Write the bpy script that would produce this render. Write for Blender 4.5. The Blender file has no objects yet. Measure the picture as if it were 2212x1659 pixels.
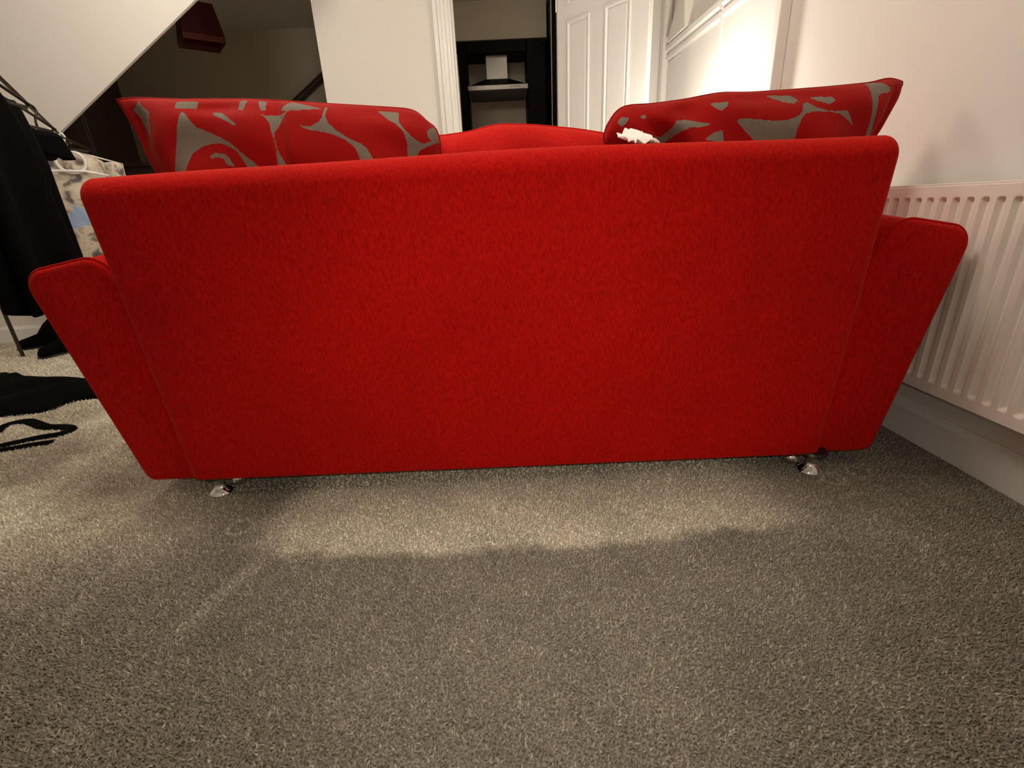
import bpy, math, random
import numpy as np
from mathutils import Vector, Matrix

random.seed(7)
rng = np.random.default_rng(7)
PI = math.pi
scene = bpy.context.scene
COL = scene.collection

# ------------------------------------------------------------------ camera
FPX, PITCH, ROLL, YAW, CAM_H = 1010.0, 0.36453, 0.04936, -0.01462, 0.67
_f = Vector((-math.sin(YAW) * math.cos(PITCH), math.cos(YAW) * math.cos(PITCH), -math.sin(PITCH)))
_rt = Vector((math.cos(YAW), math.sin(YAW), 0))
_up = _rt.cross(_f)
_r2 = math.cos(ROLL) * _rt - math.sin(ROLL) * _up
_u2 = math.sin(ROLL) * _rt + math.cos(ROLL) * _up
cam_data = bpy.data.cameras.new('camera')
cam_data.sensor_fit = 'HORIZONTAL'
cam_data.sensor_width = 36.0
cam_data.lens = FPX * 36.0 / 2212.0
cam_data.clip_start = 0.02
cam = bpy.data.objects.new('camera', cam_data)
COL.objects.link(cam)
cam.matrix_world = Matrix(((_r2.x, _u2.x, -_f.x, 0), (_r2.y, _u2.y, -_f.y, 0), (_r2.z, _u2.z, -_f.z, CAM_H), (0, 0, 0, 1)))
scene.camera = cam

# ------------------------------------------------------------------ world, lights, exposure
world = bpy.data.worlds.new('world')
scene.world = world
world.use_nodes = True
world.node_tree.nodes['Background'].inputs[0].default_value = (0.9, 0.8, 0.65, 1)
world.node_tree.nodes['Background'].inputs[1].default_value = 0.0

def point_light(name, loc, watts, radius, col):
    d = bpy.data.lights.new(name, 'POINT')
    d.energy = watts; d.shadow_soft_size = radius; d.color = col
    o = bpy.data.objects.new(name, d); COL.objects.link(o); o.location = loc
    return o

point_light('ceiling_bulb', (-0.38, 1.08, 2.22), 38.0, 0.20, (1.0, 0.91, 0.79))          # ceiling pendant above the sofa
point_light('ceiling_bulb_far', (-1.45, 2.00, 2.18), 23.0, 0.16, (1.0, 0.91, 0.80))      # second pendant towards the stairs
point_light('kitchen_fill', (0.35, 4.25, 2.22), 1.9, 0.06, (1.0, 0.88, 0.70))             # weak added fill to brighten the kitchen, no fitting there
point_light('corner_lamp_bulb', (0.92, 2.50, 0.93), 22.0, 0.05, (1.0, 0.92, 0.80))       # small lamp in the far corner behind the sofa
_s = bpy.data.lights.new('torch', 'SPOT')                                                 # the phone's own torch
_s.energy = 17.0; _s.spot_size = math.radians(104); _s.spot_blend = 1.0; _s.shadow_soft_size = 0.02; _s.color = (1.0, 0.90, 0.77)
torch = bpy.data.objects.new('torch', _s); COL.objects.link(torch)
torch.location = (0.02, 0.0, 0.71); torch.rotation_euler = (_f - 0.06 * _u2).to_track_quat('-Z', 'Y').to_euler()

vs = scene.view_settings
vs.view_transform = 'Standard'
vs.look = 'None'
vs.exposure = 0.0
vs.gamma = 1.0
vs.use_curve_mapping = False

# ------------------------------------------------------------------ helpers
def link(o, parent=None):
    COL.objects.link(o)
    if parent is not None:
        o.parent = parent
    return o

def mesh_obj(name, verts, faces, mat, parent=None, smooth=False, autosharp=None):
    me = bpy.data.meshes.new(name)
    me.from_pydata([tuple(v) for v in verts], [], [tuple(f) for f in faces])
    me.update()
    me.materials.append(mat)
    if smooth:
        me.polygons.foreach_set('use_smooth', [True] * len(me.polygons))
        if autosharp:
            me.set_sharp_from_angle(angle=math.radians(autosharp))
    return link(bpy.data.objects.new(name, me), parent)

def empty(name, loc=(0, 0, 0), rz=0.0, parent=None):
    o = bpy.data.objects.new(name, None)
    o.empty_display_size = 0.1
    link(o, parent)
    o.location = loc; o.rotation_euler = (0, 0, rz)
    return o

def tag(o, label=None, cat=None, group=None, kind=None):
    if label: o['label'] = label
    if cat: o['category'] = cat
    if group: o['group'] = group
    if kind: o['kind'] = kind
    return o

class MB:
    """collects geometry for one mesh object"""
    def __init__(self): self.v = []; self.f = []
    def add(self, v, f):
        n = len(self.v); self.v += [tuple(p) for p in v]; self.f += [tuple(i + n for i in q) for q in f]; return self
    def box(self, x0, x1, y0, y1, z0, z1):
        v = [(x0, y0, z0), (x1, y0, z0), (x1, y1, z0), (x0, y1, z0), (x0, y0, z1), (x1, y0, z1), (x1, y1, z1), (x0, y1, z1)]
        return self.add(v, [(0, 3, 2, 1), (4, 5, 6, 7), (0, 1, 5, 4), (1, 2, 6, 5), (2, 3, 7, 6), (3, 0, 4, 7)])
    def bbox(self, x0, x1, y0, y1, z0, z1, b=0.004):
        """box with chamfered edges"""
        x0, x1 = sorted((x0, x1)); y0, y1 = sorted((y0, y1)); z0, z1 = sorted((z0, z1))
        b = min(b, (x1 - x0) / 2.01, (y1 - y0) / 2.01, (z1 - z0) / 2.01)
        V = []; idx = {}
        for ix, (x, sx) in enumerate(((x0, 1), (x1, -1))):
            for iy, (y, sy) in enumerate(((y0, 1), (y1, -1))):
                for iz, (z, sz) in enumerate(((z0, 1), (z1, -1))):
                    idx[ix, iy, iz] = len(V)
                    V += [(x, y + b * sy, z + b * sz), (x + b * sx, y, z + b * sz), (x + b * sx, y + b * sy, z)]
        F = []
        def q(a, *pts): F.append(tuple(idx[p] + a for p in pts))
        q(0, (0, 0, 0), (0, 0, 1), (0, 1, 1), (0, 1, 0)); q(0, (1, 0, 0), (1, 1, 0), (1, 1, 1), (1, 0, 1))
        q(1, (0, 0, 0), (1, 0, 0), (1, 0, 1), (0, 0, 1)); q(1, (0, 1, 0), (0, 1, 1), (1, 1, 1), (1, 1, 0))
        q(2, (0, 0, 0), (0, 1, 0), (1, 1, 0), (1, 0, 0)); q(2, (0, 0, 1), (1, 0, 1), (1, 1, 1), (0, 1, 1))
        for i in (0, 1):
            for j in (0, 1):
                a, c = idx[0, i, j], idx[1, i, j]; F.append((a + 1, c + 1, c + 2, a + 2))
                a, c = idx[i, 0, j], idx[i, 1, j]; F.append((a, c, c + 2, a + 2))
                a, c = idx[i, j, 0], idx[i, j, 1]; F.append((a, c, c + 1, a + 1))
        for k in idx.values(): F.append((k, k + 1, k + 2))
        return self.add(V, F)
    def tube(self, pts, r, n=10, closed=False, flat=1.0, caps=True):
        pts = [Vector(p) for p in pts]; m = len(pts); V = []; F = []
        rr = r if isinstance(r, (list, tuple)) else [r] * m
        prev = None
        for i, p in enumerate(pts):
            if closed: t = pts[(i + 1) % m] - pts[i - 1]
            else: t = pts[min(i + 1, m - 1)] - pts[max(i - 1, 0)]
            t.normalize()
            if prev is None:
                a = Vector((0, 0, 1)) if abs(t.z) < 0.9 else Vector((1, 0, 0))
                prev = (a - t * a.dot(t)).normalized()
            else:
                prev = (prev - t * prev.dot(t)).normalized()
            bi = t.cross(prev)
            for k in range(n):
                an = 2 * PI * k / n
                V.append(p + prev * (math.cos(an) * rr[i] * flat) + bi * (math.sin(an) * rr[i]))
        for i in range(m if closed else m - 1):
            j = (i + 1) % m
            for k in range(n):
                F.append((i * n + k, i * n + (k + 1) % n, j * n + (k + 1) % n, j * n + k))
        if caps and not closed:
            F.append(tuple(range(n - 1, -1, -1))); F.append(tuple((m - 1) * n + k for k in range(n)))
        return self.add(V, F)
    def lathe(self, prof, n=24, c=(0, 0, 0)):
        V = []; F = []; m = len(prof)
        for k in range(n):
            a = 2 * PI * k / n
            for r, z in prof: V.append((c[0] + r * math.cos(a), c[1] + r * math.sin(a), c[2] + z))
        for k in range(n):
            k2 = (k + 1) % n
            for i in range(m - 1): F.append((k * m + i, k2 * m + i, k2 * m + i + 1, k * m + i + 1))
        F.append(tuple(k * m for k in range(n - 1, -1, -1))); F.append(tuple(k * m + m - 1 for k in range(n)))
        return self.add(V, F)
    def build(self, name, mat, parent=None, smooth=False, autosharp=None):
        o = mesh_obj(name, self.v, self.f, mat, parent, smooth, autosharp)
        import bmesh
        bm = bmesh.new(); bm.from_mesh(o.data); bmesh.ops.recalc_face_normals(bm, faces=bm.faces); bm.to_mesh(o.data); bm.free()
        return o

def round_poly(pts, rad, seg=6):
    """polygon with rounded corners; rad a number or one per corner"""
    n = len(pts); out = []
    for i in range(n):
        p = Vector(pts[i]); a = Vector(pts[i - 1]); b = Vector(pts[(i + 1) % n])
        r = rad[i] if isinstance(rad, (list, tuple)) else rad
        d1 = (a - p); d2 = (b - p); l1 = d1.length; l2 = d2.length; d1 /= l1; d2 /= l2
        ang = d1.angle(d2)
        if r <= 1e-6 or abs(ang - PI) < 0.02: out.append((p.x, p.y)); continue
        t = min(r / math.tan(ang / 2), 0.49 * l1, 0.49 * l2); r = t * math.tan(ang / 2)
        bis = (d1 + d2).normalized(); cen = p + bis * (r / math.sin(ang / 2))
        s = p + d1 * t - cen; e = p + d2 * t - cen
        tot = s.angle(e); sgn = 1 if s.x * e.y - s.y * e.x > 0 else -1
        for k in range(seg + 1):
            q = sgn * tot * k / seg
            out.append((cen.x + s.x * math.cos(q) - s.y * math.sin(q), cen.y + s.x * math.sin(q) + s.y * math.cos(q)))
    return out

def inset_poly(poly, d):
    n = len(poly); out = []
    area = sum(poly[i][0] * poly[(i + 1) % n][1] - poly[(i + 1) % n][0] * poly[i][1] for i in range(n))
    s = 1 if area > 0 else -1
    for i in range(n):
        a = Vector(poly[i - 1]); p = Vector(poly[i]); b = Vector(poly[(i + 1) % n])
        e1 = (p - a); e2 = (b - p)
        if e1.length < 1e-9 or e2.length < 1e-9: out.append(tuple(p)); continue
        e1.normalize(); e2.normalize()
        n1 = Vector((-e1.y, e1.x)) * s; n2 = Vector((-e2.y, e2.x)) * s
        m = (n1 + n2); m.normalize(); k = max(m.dot(n1), 0.4)
        out.append((p.x + m.x * d / k, p.y + m.y * d / k))
    return out

def rounded_extrude(poly, t0, t1, rad, place, nseg=6, rings=1, bulge=0.0):
    """extrude a 2-D polygon from t0 to t1 with rounded end edges; place(u, v, t) -> xyz"""
    n = len(poly); V = []; F = []
    layers = [(t0 + rad * (1 - math.cos(a)), rad * (1 - math.sin(a))) for a in [PI / 2 * k / nseg for k in range(nseg + 1)]]
    for k in range(1, rings):
        layers.append((t0 + rad + (t1 - t0 - 2 * rad) * k / rings, 0.0))
    layers += [(t1 - rad * (1 - math.cos(a)), rad * (1 - math.sin(a))) for a in [PI / 2 * k / nseg for k in range(nseg, -1, -1)]]
    for t, ins in layers:
        pl = inset_poly(poly, ins) if ins > 1e-6 else poly
        V += [place(u, v, t) for u, v in pl]
    for i in range(len(layers) - 1):
        for k in range(n):
            F.append((i * n + k, i * n + (k + 1) % n, (i + 1) * n + (k + 1) % n, (i + 1) * n + k))
    F.append(tuple(range(n - 1, -1, -1))); F.append(tuple((len(layers) - 1) * n + k for k in range(n)))
    return V, F

# ------------------------------------------------------------------ materials
def new_mat(name):
    m = bpy.data.materials.new(name); m.use_nodes = True
    nt = m.node_tree; b = nt.nodes['Principled BSDF']
    return m, nt, b

def N(nt, kind, **kw):
    n = nt.nodes.new(kind)
    for k, v in kw.items():
        if k in n.inputs: n.inputs[k].default_value = v
        else: setattr(n, k, v)
    return n

def plain(name, col, rough=0.5, metal=0.0, spec=0.5, noise=0.0, nscale=40.0, bump=0.0, bscale=200.0, emit=None, coat=0.0):
    m, nt, b = new_mat(name)
    b.inputs['Base Color'].default_value = (*col, 1); b.inputs['Roughness'].default_value = rough; b.inputs['Metallic'].default_value = metal
    b.inputs['Coat Weight'].default_value = coat; b.inputs['Specular IOR Level'].default_value = spec
    tc = N(nt, 'ShaderNodeTexCoord')
    nz = N(nt, 'ShaderNodeTexNoise', Scale=nscale, Detail=3.0); nt.links.new(tc.outputs['Object'], nz.inputs['Vector'])
    mx = N(nt, 'ShaderNodeMix', data_type='RGBA')
    mx.inputs[6].default_value = (*[c * (1 - noise) for c in col], 1); mx.inputs[7].default_value = (*[min(1, c * (1 + noise)) for c in col], 1)
    nt.links.new(nz.outputs['Fac'], mx.inputs[0]); nt.links.new(mx.outputs[2], b.inputs['Base Color'])
    if bump > 0:
        n2 = N(nt, 'ShaderNodeTexNoise', Scale=bscale, Detail=2.0); nt.links.new(tc.outputs['Object'], n2.inputs['Vector'])
        bp = N(nt, 'ShaderNodeBump', Strength=bump, Distance=0.002); nt.links.new(n2.outputs['Fac'], bp.inputs['Height']); nt.links.new(bp.outputs[0], b.inputs['Normal'])
    if emit:
        b.inputs['Emission Color'].default_value = (*emit[0], 1); b.inputs['Emission Strength'].default_value = emit[1]
    return m

def red_chenille(name, dark, light, stretch=(1, 1, 1), sheen=0.22):
    m, nt, b = new_mat(name)
    tc = N(nt, 'ShaderNodeTexCoord'); mp = N(nt, 'ShaderNodeMapping'); mp.inputs['Scale'].default_value = stretch
    nt.links.new(tc.outputs['Object'], mp.inputs['Vector'])
    n1 = N(nt, 'ShaderNodeTexNoise', Scale=1.0, Detail=3.0, Roughness=0.6); nt.links.new(mp.outputs[0], n1.inputs['Vector'])
    n2 = N(nt, 'ShaderNodeTexNoise', Scale=3.0, Detail=3.0); nt.links.new(tc.outputs['Object'], n2.inputs['Vector'])
    rp = N(nt, 'ShaderNodeValToRGB'); rp.color_ramp.elements[0].position = 0.34; rp.color_ramp.elements[0].color = (*dark, 1)
    rp.color_ramp.elements[1].position = 0.62; rp.color_ramp.elements[1].color = (*light, 1)
    nt.links.new(n1.outputs['Fac'], rp.inputs['Fac'])
    mx = N(nt, 'ShaderNodeMix', data_type='RGBA', blend_type='MULTIPLY'); mx.inputs[0].default_value = 1.0
    r2 = N(nt, 'ShaderNodeMapRange'); r2.inputs['From Min'].default_value = 0.3; r2.inputs['From Max'].default_value = 0.7; r2.inputs['To Min'].default_value = 0.88; r2.inputs['To Max'].default_value = 1.06
    nt.links.new(n2.outputs['Fac'], r2.inputs['Value'])
    nt.links.new(rp.outputs[0], mx.inputs[6]); nt.links.new(r2.outputs[0], mx.inputs[7]); nt.links.new(mx.outputs[2], b.inputs['Base Color'])
    b.inputs['Roughness'].default_value = 0.92; b.inputs['Specular IOR Level'].default_value = 0.12
    b.inputs['Sheen Weight'].default_value = sheen; b.inputs['Sheen Roughness'].default_value = 0.45; b.inputs['Sheen Tint'].default_value = (1.0, 0.18, 0.06, 1)
    n3 = N(nt, 'ShaderNodeTexNoise', Scale=2.2, Detail=3.0); nt.links.new(mp.outputs[0], n3.inputs['Vector'])
    bp = N(nt, 'ShaderNodeBump', Strength=0.35, Distance=0.0016); nt.links.new(n3.outputs['Fac'], bp.inputs['Height']); nt.links.new(bp.outputs[0], b.inputs['Normal'])
    return m

M = {}
M['wall'] = plain('magnolia_paint', (0.80, 0.765, 0.705), 0.75, noise=0.015, nscale=3, bump=0.06, bscale=140)
M['ceiling'] = plain('ceiling_paint', (0.84, 0.82, 0.77), 0.8, noise=0.01)
M['gloss'] = plain('white_gloss_paint', (0.84, 0.82, 0.78), 0.32, noise=0.01, bump=0.02, bscale=60)
M['hallwall'] = plain('taupe_paint', (0.68, 0.62, 0.49), 0.8, noise=0.04, nscale=6, bump=0.05)
M['darkwood'] = plain('dark_stained_wood', (0.05, 0.035, 0.02), 0.45, noise=0.3, nscale=20)
M['black_unit'] = plain('black_gloss_laminate', (0.004, 0.0035, 0.003), 0.55, spec=0.12, noise=0.2)
M['steel'] = plain('brushed_steel', (0.42, 0.39, 0.34), 0.42, 1.0, noise=0.05, nscale=90)
M['chrome'] = plain('chrome', (0.80, 0.79, 0.77), 0.08, 1.0)
M['black_plastic'] = plain('black_plastic', (0.012, 0.012, 0.012), 0.4)
M['radiator'] = plain('radiator_enamel', (0.90, 0.83, 0.745), 0.35, noise=0.01)
M['red'] = red_chenille('red_chenille', (0.36, 0.0024, 0.0014), (0.57, 0.0052, 0.0030), (330, 330, 95))
M['red_plain'] = red_chenille('red_cushion_fabric', (0.50, 0.008, 0.006), (0.62, 0.014, 0.010), (240, 240, 240))
M['underside'] = plain('black_underlining', (0.012, 0.012, 0.012), 0.95)
M['black_cloth'] = plain('black_cloth', (0.0032, 0.0032, 0.0032), 0.95, spec=0.05, noise=0.3, nscale=60, bump=0.2, bscale=500)
M['white_plastic'] = plain('white_plastic', (0.80, 0.79, 0.75), 0.35)
M['rack_metal'] = plain('dark_bronze_metal', (0.05, 0.038, 0.022), 0.4, 0.6)
M['shade_red'] = plain('red_lampshade_fabric', (0.055, 0.002, 0.002), 0.9, noise=0.1)
M['paper'] = plain('white_tissue', (0.86, 0.85, 0.80), 0.8, noise=0.02, nscale=50)
M['brass'] = plain('satin_nickel', (0.6, 0.57, 0.52), 0.3, 1.0)
M['bulb'] = plain('lamp_bulb_glass', (1, 0.9, 0.75), 0.4, emit=((1.0, 0.86, 0.66), 8.0))

# carpet -----------------------------------------------------------
def carpet_material(name, pile=False):
    m, nt, b = new_mat(name)
    L = nt.links.new
    tc = N(nt, 'ShaderNodeTexCoord'); co = tc.outputs['Object']
    sep = N(nt, 'ShaderNodeSeparateXYZ'); L(co, sep.inputs[0]); X, Y = sep.outputs[0], sep.outputs[1]
    def mt(op, a, c=None, clamp=False):
        n = N(nt, 'ShaderNodeMath', operation=op); n.use_clamp = clamp
        for i, s in enumerate((a, c)):
            if s is None: continue
            if isinstance(s, (int, float)): n.inputs[i].default_value = s
            else: L(s, n.inputs[i])
        return n.outputs[0]
    def smooth(v, lo, hi):
        n = N(nt, 'ShaderNodeMapRange', interpolation_type='SMOOTHSTEP'); n.inputs['From Min'].default_value = lo; n.inputs['From Max'].default_value = hi
        L(v, n.inputs['Value']); return n.outputs[0]
    if pile:
        at = N(nt, 'ShaderNodeAttribute', attribute_name='tuft'); spk = at.outputs['Fac']
    else:
        n1 = N(nt, 'ShaderNodeTexNoise', Scale=230.0, Detail=3.0, Roughness=0.65); L(co, n1.inputs['Vector']); spk = smooth(n1.outputs['Fac'], 0.32, 0.70)
    rp = N(nt, 'ShaderNodeValToRGB')
    rp.color_ramp.elements[0].color = (0.225, 0.200, 0.152, 1); rp.color_ramp.elements[1].color = (0.60, 0.545, 0.45, 1)
    e = rp.color_ramp.elements.new(0.55); e.color = (0.36, 0.325, 0.258, 1)
    L(spk, rp.inputs['Fac'])
    # wear: worn patches, brushed strip where the sofa used to stand, dents of its feet; left patch is painted brightness
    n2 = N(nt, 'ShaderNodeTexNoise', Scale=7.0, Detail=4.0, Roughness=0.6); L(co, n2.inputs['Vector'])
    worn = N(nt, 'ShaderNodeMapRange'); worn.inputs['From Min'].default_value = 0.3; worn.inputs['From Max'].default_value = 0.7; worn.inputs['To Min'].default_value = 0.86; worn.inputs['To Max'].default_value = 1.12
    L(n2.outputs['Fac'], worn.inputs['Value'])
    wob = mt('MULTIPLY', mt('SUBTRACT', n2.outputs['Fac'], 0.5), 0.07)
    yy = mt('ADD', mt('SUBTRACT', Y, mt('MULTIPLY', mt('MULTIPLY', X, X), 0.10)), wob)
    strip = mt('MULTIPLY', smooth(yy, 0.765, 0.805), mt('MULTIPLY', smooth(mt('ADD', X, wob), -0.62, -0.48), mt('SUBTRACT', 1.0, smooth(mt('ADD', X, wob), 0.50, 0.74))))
    # brushed streak leading away from the strip
    dx = mt('ABSOLUTE', mt('SUBTRACT', X, mt('ADD', mt('MULTIPLY', mt('SUBTRACT', Y, 0.795), 0.385), -0.53)))
    streak = mt('MULTIPLY', mt('SUBTRACT', 1.0, smooth(mt('ADD', dx, wob), 0.004, 0.028)), mt('MULTIPLY', smooth(Y, 0.60, 0.66), mt('SUBTRACT', 1.0, smooth(Y, 0.80, 0.83))))
    rings = None
    for cx, cy, rr in ((-0.633, 0.917, 0.026), (0.879, 0.997, 0.026), (0.798, 0.973, 0.024), (-0.02, 0.93, 0.022)):
        d = mt('SQRT', mt('ADD', mt('POWER', mt('SUBTRACT', X, cx), 2.0), mt('POWER', mt('SUBTRACT', Y, cy), 2.0)))
        rim = mt('SUBTRACT', 1.0, smooth(mt('ABSOLUTE', mt('SUBTRACT', d, rr)), 0.002, 0.008))
        inn = mt('MULTIPLY', mt('SUBTRACT', 1.0, smooth(d, rr * 0.6, rr)), -0.35)
        v = mt('ADD', rim, inn); rings = v if rings is None else mt('ADD', rings, v)
    left_light = mt('MULTIPLY', mt('SUBTRACT', 1.0, smooth(mt('ADD', X, mt('MULTIPLY', wob, 1.4)), -1.0, -0.58)), smooth(mt('ADD', Y, mt('MULTIPLY', wob, 1.4)), 0.58, 1.02))  # carpet colour lightened at left, standing in for lamp light
    gain = mt('ADD', mt('ADD', mt('ADD', mt('ADD', 0.84, mt('MULTIPLY', left_light, 1.35)), mt('MULTIPLY', strip, 0.92)), mt('MULTIPLY', streak, 0.28)), mt('MULTIPLY', rings, 0.30))
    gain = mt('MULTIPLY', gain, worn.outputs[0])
    if not pile: gain = mt('MULTIPLY', gain, 0.70)
    mx = N(nt, 'ShaderNodeVectorMath', operation='SCALE'); L(rp.outputs[0], mx.inputs[0]); L(gain, mx.inputs[3])
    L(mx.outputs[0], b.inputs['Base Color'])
    b.inputs['Roughness'].default_value = 0.95; b.inputs['Specular IOR Level'].default_value = 0.15
    if not pile:
        n3 = N(nt, 'ShaderNodeTexNoise', Scale=260.0, Detail=3.0); L(co, n3.inputs['Vector'])
        bp = N(nt, 'ShaderNodeBump', Strength=0.9, Distance=0.004); L(n3.outputs['Fac'], bp.inputs['Height']); L(bp.outputs[0], b.inputs['Normal'])
    return m
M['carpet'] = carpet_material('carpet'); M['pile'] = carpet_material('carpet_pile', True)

# ------------------------------------------------------------------ the room
XW = 1.14; YE = 3.5; ZC = 2.36; XL = -3.9; YR = -1.5; YL = 3.0; YH = 5.5
def struct(name, mb, mat, label, cat='wall', **kw):
    return tag(mb.build(name, M[mat], **kw), label, cat, kind='structure')

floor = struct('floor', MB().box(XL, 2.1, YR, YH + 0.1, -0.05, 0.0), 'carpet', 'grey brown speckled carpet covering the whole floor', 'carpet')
struct('ceiling', MB().box(XL, 2.1, YR, YH + 0.1, ZC, ZC + 0.06), 'ceiling', 'plain white ceiling above the room', 'ceiling')
struct('wall_right', MB().box(XW, XW + 0.1, YR, YE + 0.1, 0, ZC), 'wall', 'cream painted wall behind the white radiator')
struct('wall_rear', MB().box(XL, XW + 0.1, YR - 0.1, YR, 0, ZC), 'wall', 'cream painted wall at the rear of the room')
struct('wall_side', MB().box(XL - 0.1, XL, YR, YH, 0, ZC), 'wall', 'cream painted wall at the far side of the room')
w = MB(); w.box(-1.05, -0.225, YE, YE + 0.1, 0, ZC).box(0.475, XW, YE, YE + 0.1, 0, ZC).box(-0.225, 0.475, YE, YE + 0.1, 2.03, ZC)
struct('wall_end', w, 'wall', 'cream end wall with the kitchen doorway in it')
# wall with a sloping lower edge under the stairs
pl = [(XL, 0), (-2.39, 0), (-2.39, 1.165), (-1.10, 1.973), (-1.10, ZC), (XL, ZC)]
V = [(x, YL, z) for x, z in pl] + [(x, YL + 0.018, z) for x, z in pl]; n = len(pl)
w = MB(); w.add(V, [tuple(range(n)), tuple(range(2 * n - 1, n - 1, -1))] + [(i, (i + 1) % n, n + (i + 1) % n, n + i) for i in range(n)])
struct('wall_left', w, 'wall', 'cream wall whose edge slopes up along the staircase')
# hall behind it and the kitchen
struct('wall_hall', MB().box(XL, -0.95, YH, YH + 0.1, 0, ZC), 'hallwall', 'dim taupe back wall of the hall')
struct('wall_kitchen_side', MB().box(-1.05, -0.95, YE + 0.1, YH, 0, ZC), 'hallwall', 'dim taupe wall between hall and kitchen')
struct('wall_kitchen', MB().box(-0.95, 2.1, YH - 0.1, YH, 0, ZC), 'hallwall', 'dim taupe kitchen back wall behind the black units')
struct('wall_kitchen_end', MB().box(2.0, 2.1, YE + 0.1, YH - 0.1, 0, ZC), 'hallwall', 'dim taupe end wall of the kitchen')
struct('wall_kitchen_front', MB().box(XW, 2.0, YE, YE + 0.1, 0, ZC), 'hallwall', 'dim taupe front wall of the kitchen')

def skirting(name, pts, label):
    """board with a chamfered top along a straight line (x0,y0)-(x1,y1), thickness towards n"""
    (x0, y0), (x1, y1), (nx, ny) = pts
    t, h = 0.014, 0.10
    prof = [(0, 0), (t, 0), (t, h - 0.018), (t * 0.45, h), (0, h)]
    V = [(x0 + nx * a, y0 + ny * a, z) for a, z in prof] + [(x1 + nx * a, y1 + ny * a, z) for a, z in prof]; k = len(prof)
    return struct(name, MB().add(V, [tuple(range(k)), tuple(range(2 * k - 1, k - 1, -1))] + [(i, (i + 1) % k, k + (i + 1) % k, k + i) for i in range(k)]), 'gloss', label, 'skirting board')
skirting('baseboard_right', ((XW, YR), (XW, 2.08), (-1, 0)), 'white skirting board below the radiator')
skirting('baseboard_left', ((XL, YL), (-2.39, YL), (0, -1)), 'white skirting board below the stair wall')
skirting('baseboard_end', ((-1.05, YE), (-0.34, YE), (0, -1)), 'white skirting board below the end wall')

# architraves of the kitchen doorway: three steps each
def architrave(name, x0, dirx, label):
    r = tag(empty(name, (x0, YE, 0)), label, 'door frame', kind='structure')
    prof = [(0, 0), (0, -0.022), (0.006, -0.026), (0.022, -0.026), (0.026, -0.020), (0.048, -0.020), (0.052, -0.030), (0.066, -0.030), (0.072, -0.022), (0.096, -0.022), (0.102, -0.012), (0.104, 0)]
    V = [(dirx * a, d, z) for z in (0, 2.13) for a, d in prof]; k = len(prof)
    MB().add(V, [tuple(range(k)), tuple(range(2 * k - 1, k - 1, -1))] + [(i, (i + 1) % k, k + (i + 1) % k, k + i) for i in range(k)]).build('architrave', M['gloss'], r)
    MB().box(-dirx * 0.012, 0, -0.015, 0.115, 0, 2.03).build('lining', M['gloss'], r)
    MB().box(-dirx * 0.026, -dirx * 0.012, 0.045, 0.10, 0, 2.03).build('door_stop', M['gloss'], r)
    return r
architrave('trim_1', -0.225, -1, 'white moulded frame left of the kitchen doorway')
architrave('trim_2', 0.475, 1, 'white moulded frame behind the open kitchen door')
w = MB().bbox(-0.33, 0.58, YE - 0.024, YE, 2.03, 2.13)
struct('trim_3', w, 'gloss', 'white moulded frame over the kitchen doorway', 'door frame')

# panelling with a ledge on the right wall
tp = tag(empty('trim_4', (XW, 2.09, 0)), 'white pilaster edge beside the bright wall panelling', 'wall panelling', kind='structure')
MB().bbox(-0.042, 0, 0, 0.036, 0, ZC, 0.003).build('pilaster', M['gloss'], tp)
MB().bbox(-0.030, 0, 0.036, 0.052, 0, ZC, 0.003).build('bead', M['gloss'], tp)
MB().bbox(-0.024, 0, 0.052, 0.068, 0, ZC, 0.003).build('bead', M['gloss'], tp)
MB().bbox(-0.016, 0, 0.068, 0.556, 0, 1.45, 0.002).build('panel', M['gloss'], tp)
MB().bbox(-0.016, 0, 0.584, 1.32, 0, 1.46, 0.002).build('panel', M['gloss'], tp)
MB().bbox(-0.022, 0, 0.560, 0.580, 0, ZC, 0.006).build('cover_strip', M['gloss'], tp)
def ledge(y0, y1, z0, z1, name='ledge_moulding'):
    prof = [(0, 0), (-0.020, 0), (-0.028, 0.012), (-0.028, 0.030), (-0.018, 0.036), (-0.018, 0.044), (-0.036, 0.056), (-0.036, 0.078), (-0.028, 0.086), (0, 0.086)]
    k = len(prof); V = [(a, y0, z0 + b) for a, b in prof] + [(a, y1, z1 + b) for a, b in prof]
    return MB().add(V, [tuple(range(k)), tuple(range(2 * k - 1, k - 1, -1))] + [(i, (i + 1) % k, k + (i + 1) % k, k + i) for i in range(k)]).build(name, M['gloss'], tp)
ledge(0.068, 0.556, 1.440, 1.450); ledge(0.584, 1.39, 1.450, 1.466)
MB().bbox(-0.05, 0, 1.33, 1.40, 0, ZC, 0.008).build('corner_post', M['gloss'], tp)
# made-up sloping block, added to give the dark triangle above the ledge
V = [(0, 0.98, 1.545), (-0.05, 0.98, 1.545), (0, 1.02, 1.72), (-0.05, 1.02, 1.72), (0, 1.27, 1.55), (-0.05, 1.27, 1.55), (0, 1.10, 1.72), (-0.05, 1.10, 1.72)]
MB().add(V, [(0, 2, 6, 4), (1, 5, 7, 3), (0, 1, 3, 2), (4, 6, 7, 5), (2, 3, 7, 6), (0, 4, 5, 1)]).build('bracket', M['wall'], tp)

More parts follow.
